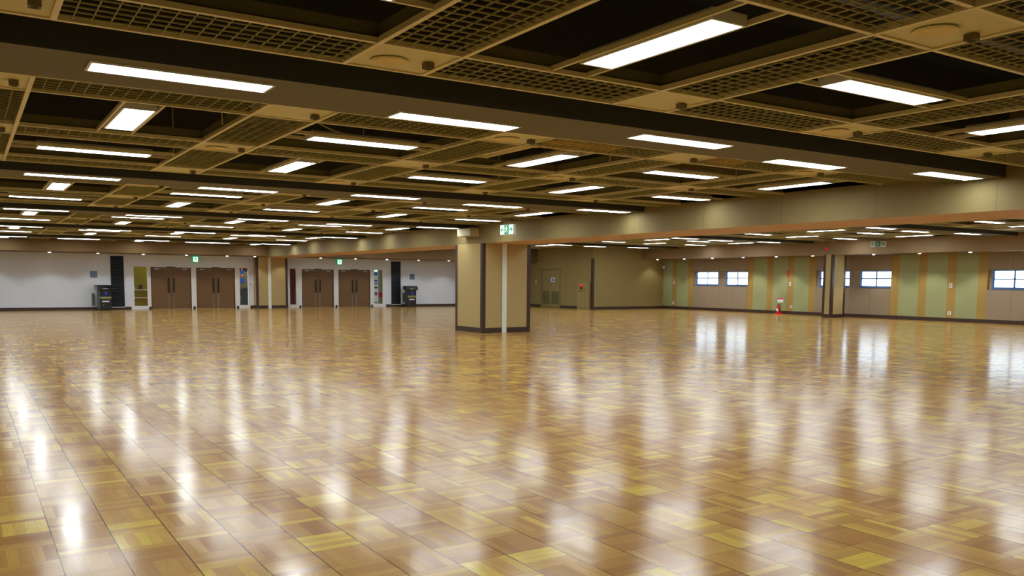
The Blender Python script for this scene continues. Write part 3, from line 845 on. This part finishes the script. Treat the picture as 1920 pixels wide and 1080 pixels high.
# double arrow exit sign in front of the long soffit
def arrow_sign(loc, L, H, face, green, label, rod):
    e = tag(empty('exit_sign', loc, R(-90)), label, 'exit sign')
    MB().box(-L / 2, L / 2, 0, .07, 0, H).build('casing', M['white'], e)
    MB().box(-L / 2 + .01, L / 2 - .01, -.006, 0, .01, H - .01).build('sign_face', face, e)
    b = MB(); arrow(b, -L * .33, H / 2, H * .8, -.01, -1); arrow(b, L * .33, H / 2, H * .8, -.01, 1)
    b.build('arrows', green, e)
    MB().box(-L / 6, L / 6, -.009, -.005, .012, H - .012).build('centre_field', green, e)
    b = MB(); runner(b, 0, H / 2, H * .85, -.016); b.build('running_figure', face, e)
    if rod:
        for s in (-.6, .6): MB().tube([(s * L / 3, .035, H), (s * L / 3, .035, H + rod)], .008, 8).build('hanger', M['steel'], e)
    return e
arrow_sign((11.75, 18.6, 2.67), .62, .255, M['exit_white'], M['green'], 'lit double arrow exit sign hanging in front of the long soffit', .145)
arrow_sign((XW2 - .075, 21.5, 2.98), .68, .24, M['dim_white'], M['dim_green'], 'unlit double arrow exit sign on soffit above the windows', 0)
# box speaker on the soffit face, over the pillar
e = tag(empty('wall_speaker', (XS0, 21.45, 2.74)), 'beige box speaker on long soffit above the large pillar', 'speaker')
MB().box(-.28, 0, -.38, .38, 0, .24).build('cabinet', M['pillar'], e, bevel=.008); MB().box(-.288, -.28, -.35, .35, .025, .215).build('front_cloth', M['plate'], e)

# downlights
def downlight(x, y, z, label, group, pw=1.0, scallop=True):
    e = tag(empty('downlight', (x, y, z)), label, 'downlight', group)
    b = MB(); n = 20; r0, r1 = .055, .085
    pts = []
    for j in range(n):
        t0, t1 = 2 * math.pi * j / n, 2 * math.pi * (j + 1) / n
        c = lambda r, t, zz: (r * math.cos(t), r * math.sin(t), zz)
        b.poly([c(r1, t0, -.006), c(r1, t1, -.006), c(r0, t1, -.012), c(r0, t0, -.012)])
        b.poly([c(r1, t0, 0), c(r1, t1, 0), c(r1, t1, -.006), c(r1, t0, -.006)])
    b.build('trim_ring', M['steel'], e)
    MB().tube([(0, 0, -.004), (0, 0, -.014), (0, 0, -.024)], [.06, .055, .035], 20).build('lens', M['lens'], e)
    l = bpy.data.lights.new('downlight_beam', 'SPOT'); l.energy = SPOT * pw; l.spot_size = R(110); l.spot_blend = .45; l.shadow_soft_size = .05; l.color = (.92, .96, 1)
    lo = bpy.data.objects.new('downlight_beam', l); col.objects.link(lo); lo.parent = e; lo.location = (0, 0, -.05)
dx = [1.1, 3.22, 5.14, 7.03, 8.93, 10.81, 12.15, 13.65, 15.53, 17.42, 19.22, 21.1, 22.99]
dn = 13
for i, x_ in enumerate(dx):
    downlight(x_, 42.45, 2.58, 'small recessed downlight before door wall, %s from left wall' % ['first', 'second', 'third', 'fourth', 'fifth', 'sixth', 'seventh', 'eighth', 'ninth', 'tenth', 'eleventh', 'twelfth', 'thirteenth'][i], 'downlights along the door wall', .3)
dy_ = [35.3, 33.25, 31.23, 29.19, 27.17, 25.12, 22.07, 20.03, 17.99, 15.98, 13.9, 11.9]
for i, y_ in enumerate(dy_):
    downlight(32.1, y_, ZS2, 'small recessed downlight above window wall, %s from far corner' % ['first', 'second', 'third', 'fourth', 'fifth', 'sixth', 'seventh', 'eighth', 'ninth', 'tenth', 'eleventh', 'twelfth'][i], 'downlights along the window wall', .35 if i == 0 else 1.0)

# ---------------------------------------------------------------- louvred door and hydrant corner
ey = (LD[0] + LD[1]) / 2
e = struct(empty('door_5', (XJ, ey, 0)))
hw = (LD[1] - LD[0]) / 2
dmat = mat('olive beige door paint', (150, 130, 78), .6)
MB().box(-.015, .15, -hw, -hw + .04, 0, 2.17).box(-.015, .15, hw - .04, hw, 0, 2.17).box(-.015, .15, -hw, hw, 2.13, 2.17).build('door_frame', mat('olive door frame', (120, 108, 56), .6), e)
for s in (-1, 1):
    y0, y1 = (-hw + .04, -.004) if s < 0 else (.004, hw - .04)
    lf = MB().box(.02, .07, y0, y1, .01, 2.13).build('door_leaf', dmat, e)
    c = (y0 + y1) / 2
    v = MB(); v.box(0, .02, c - .32, c + .32, .2, .235).box(0, .02, c - .32, c + .32, .865, .90).box(0, .02, c - .32, c - .29, .235, .865).box(0, .02, c + .29, c + .32, .235, .865)
    for i in range(9): z = .25 + .068 * i; v.extrude([(.018, c - .29, z + .05), (.0, c - .29, z), (.006, c - .29, z), (.02, c - .29, z + .044)], (0, .58, 0))
    v.build('louvre', M['rim'], lf)
MB().tube([(.02, -.06, 1.06), (-.04, -.06, 1.06)], .03, 14).build('door_knob', M['steel'], e)
t_ = tag(MB().box(-.012, 0, -.19, .19, -.13, .13).build('paper_notice', M['paper'], None, (XJ + .012, 39.55, 1.55)), 'white paper notice on the louvred door', 'notice')
MB().box(-.014, -.012, -.08, .06, -.07, .07).build('blue_print', M['poster_blue'], t_)

e = tag(empty('hydrant_cabinet', (XJ - .004, 36.5, 0)), 'beige fire hydrant cabinet by the dark corner trim', 'hydrant cabinet')
MB().box(-.22, 0, -.45, .48, 0, 1.42).build('body', dmat, e, bevel=.006)
MB().box(-.232, -.22, -.4, .42, .06, 1.0).build('cabinet_door', mat('hydrant door', (158, 138, 86), .5), e)
MB().box(-.24, -.232, .0, .3, .93, .96).build('door_lettering', M['darkred'], e)
MB().tube([(-.22, .08, 1.28), (-.25, .08, 1.28), (-.30, .08, 1.28)], [.075, .075, .04], 16).build('red_lamp', mat('red signal lamp', (240, 30, 20), .3, emit=(255, 40, 20), estr=.25, var=0), e)
MB().tube([(-.22, .08, 1.12), (-.26, .08, 1.12)], .085, 18).build('alarm_button', M['darkred'], e)
MB().box(-.235, -.22, -.2, -.12, .96, 1.04).build('green_badge', M['teal'], e)
MB().box(-.232, -.226, -.27, -.24, .08, .92).build('hinge_line', M['rim'], e)

# switches, sockets, small wall things
def wall_bit(kind, loc, size, axis, mm, label, cat):
    """little plate with a rocker; axis 'x' = on a wall facing -x, 'y' = on a wall facing -y"""
    e = tag(empty(kind, loc), label, cat); w_, h_ = size
    if axis == 'x':
        MB().box(-.012, 0, -w_ / 2, w_ / 2, -h_ / 2, h_ / 2).build('face_plate', mm, e, bevel=.003); MB().box(-.02, -.012, -w_ / 5, w_ / 5, -h_ / 4, h_ / 4).build('insert', M['steel'], e)
    else:
        MB().box(-w_ / 2, w_ / 2, -.012, 0, -h_ / 2, h_ / 2).build('face_plate', mm, e, bevel=.003); MB().box(-w_ / 5, w_ / 5, -.02, -.012, -h_ / 4, h_ / 4).build('insert', M['steel'], e)
wall_bit('light_switch', (12.2, YB, 1.2), (.1, .16), 'y', M['white'], 'small switch plate left of the half pillar', 'switch')
wall_bit('light_switch', (XJ, 41.25, 1.42), (.14, .18), 'x', M['plate'], 'beige switch plate left of the louvred door', 'switch')
wall_bit('wall_socket', (XR, 35.05, .33), (.13, .13), 'x', M['white'], 'white wall socket low on second ochre band from far corner', 'socket')
wall_bit('light_switch', (XR, 35.03, 1.45), (.11, .15), 'x', M['white'], 'white switch plate on second ochre band from far corner', 'switch')
wall_bit('light_switch', (XR, 27.13, 1.44), (.12, .18), 'x', M['white'], 'white switch plate above the fire extinguisher', 'switch')
wall_bit('wall_socket', (XR, 27.02, .36), (.13, .13), 'x', M['white'], 'white wall socket right of the fire extinguisher', 'socket')
wall_bit('light_switch', (XR, 19.26, 1.44), (.13, .18), 'x', M['white'], 'white switch plate on ochre band right of the slim pillar', 'switch')
wall_bit('wall_socket', (XR, 19.26, .34), (.14, .14), 'x', M['white'], 'white wall socket low on ochre band right of slim pillar', 'socket')
wall_bit('vent_cap', (XR, 16.4, .2), (.08, .08), 'x', M['sensor'], 'tiny dark cap low on mauve panel at right edge', 'cap')
e = tag(empty('wall_camera', (XR, 35.75, 2.4)), 'small pale camera high on wall in the far corner', 'camera')
MB().tube([(0, 0, 0), (-.1, 0, -.02), (-.14, 0, -.08)], .02, 10).build('bracket', M['strip'], e); MB().tube([(-.1, .05, -.08), (-.2, -.09, -.12)], .06, 14).build('camera_body', M['strip'], e)
e = tag(empty('fire_plate', (XR, 27.26, 1.92)), 'narrow red wall plate with white marks above the extinguisher', 'sign')
MB().box(-.01, 0, -.065, .065, -.14, .14).build('plate', M['red'], e)
b = MB(); b.box(-.014, -.01, -.035, .035, .05, .06).box(-.014, -.01, -.005, .005, .03, .1).box(-.014, -.01, -.035, .035, -.09, -.08).box(-.014, -.01, -.03, -.02, -.11, -.06).box(-.014, -.01, .02, .03, -.11, -.06); b.build('white_marks', M['paper'], e)
tag(MB().tube([(0, 0, 0), (-.05, 0, 0), (-.07, 0, 0)], [.05, .05, .02], 14).build('alarm_lamp', mat('dim red lamp', (150, 20, 30), .4, emit=(200, 20, 40), estr=.35, var=0), None, (XW2, 24.0, 2.98)), 'round red lamp on soffit above the slim pillar', 'lamp')

# fire extinguisher on its red stand with a sign board
e = tag(empty('fire_extinguisher', (32.75, 27.48, 0)), 'red fire extinguisher on a red floor stand by window wall', 'fire extinguisher')
MB().tube([(0, 0, .06), (0, 0, .08), (0, 0, .36), (0, 0, .41), (0, 0, .43)], [.06, .075, .075, .05, .025], 18).build('cylinder', M['red'], e)
MB().tube([(0, 0, .43), (0, 0, .47)], .022, 12).box(-.01, .01, -.12, .03, .47, .485).box(-.01, .01, -.11, .03, .5, .512).build('valve', M['black'], e)
MB().tube([(0, -.03, .46), (0, -.12, .44), (0, -.14, .3), (0, -.11, .14)], .012, 8).build('hose', M['black'], e)
MB().box(-.079, -.07, -.05, .05, .14, .27).build('label_sheet', M['paper'], e)
e = tag(empty('extinguisher_stand', (32.75, 27.45, 0)), 'red extinguisher stand with white sign board on a thin post', 'stand')
b = MB(); b.prism([(.16 * math.cos(t) * 1.1, .2 * math.sin(t)) for t in [2 * math.pi * i / 24 for i in range(24)]], 0, .055); b.build('base', mat('bright red base', (235, 30, 18), .35), e)
MB().tube([(.1, -.02, .05), (.1, -.02, .78)], .009, 8).build('post', M['steel'], e)
MB().box(.085, .095, -.17, .17, .56, .80).build('sign_board', M['paper'], e)
MB().box(.081, .085, -.165, .165, .70, .79).build('red_band', M['red'], e)
b = MB()
for i in range(3):
    y = .09 - .09 * i; b.box(.078, .081, y - .028, y + .028, .742, .75).box(.078, .081, y - .004, y + .004, .715, .775).box(.078, .081, y - .02, y + .02, .72, .727)
b.build('lettering', M['paper'], e)
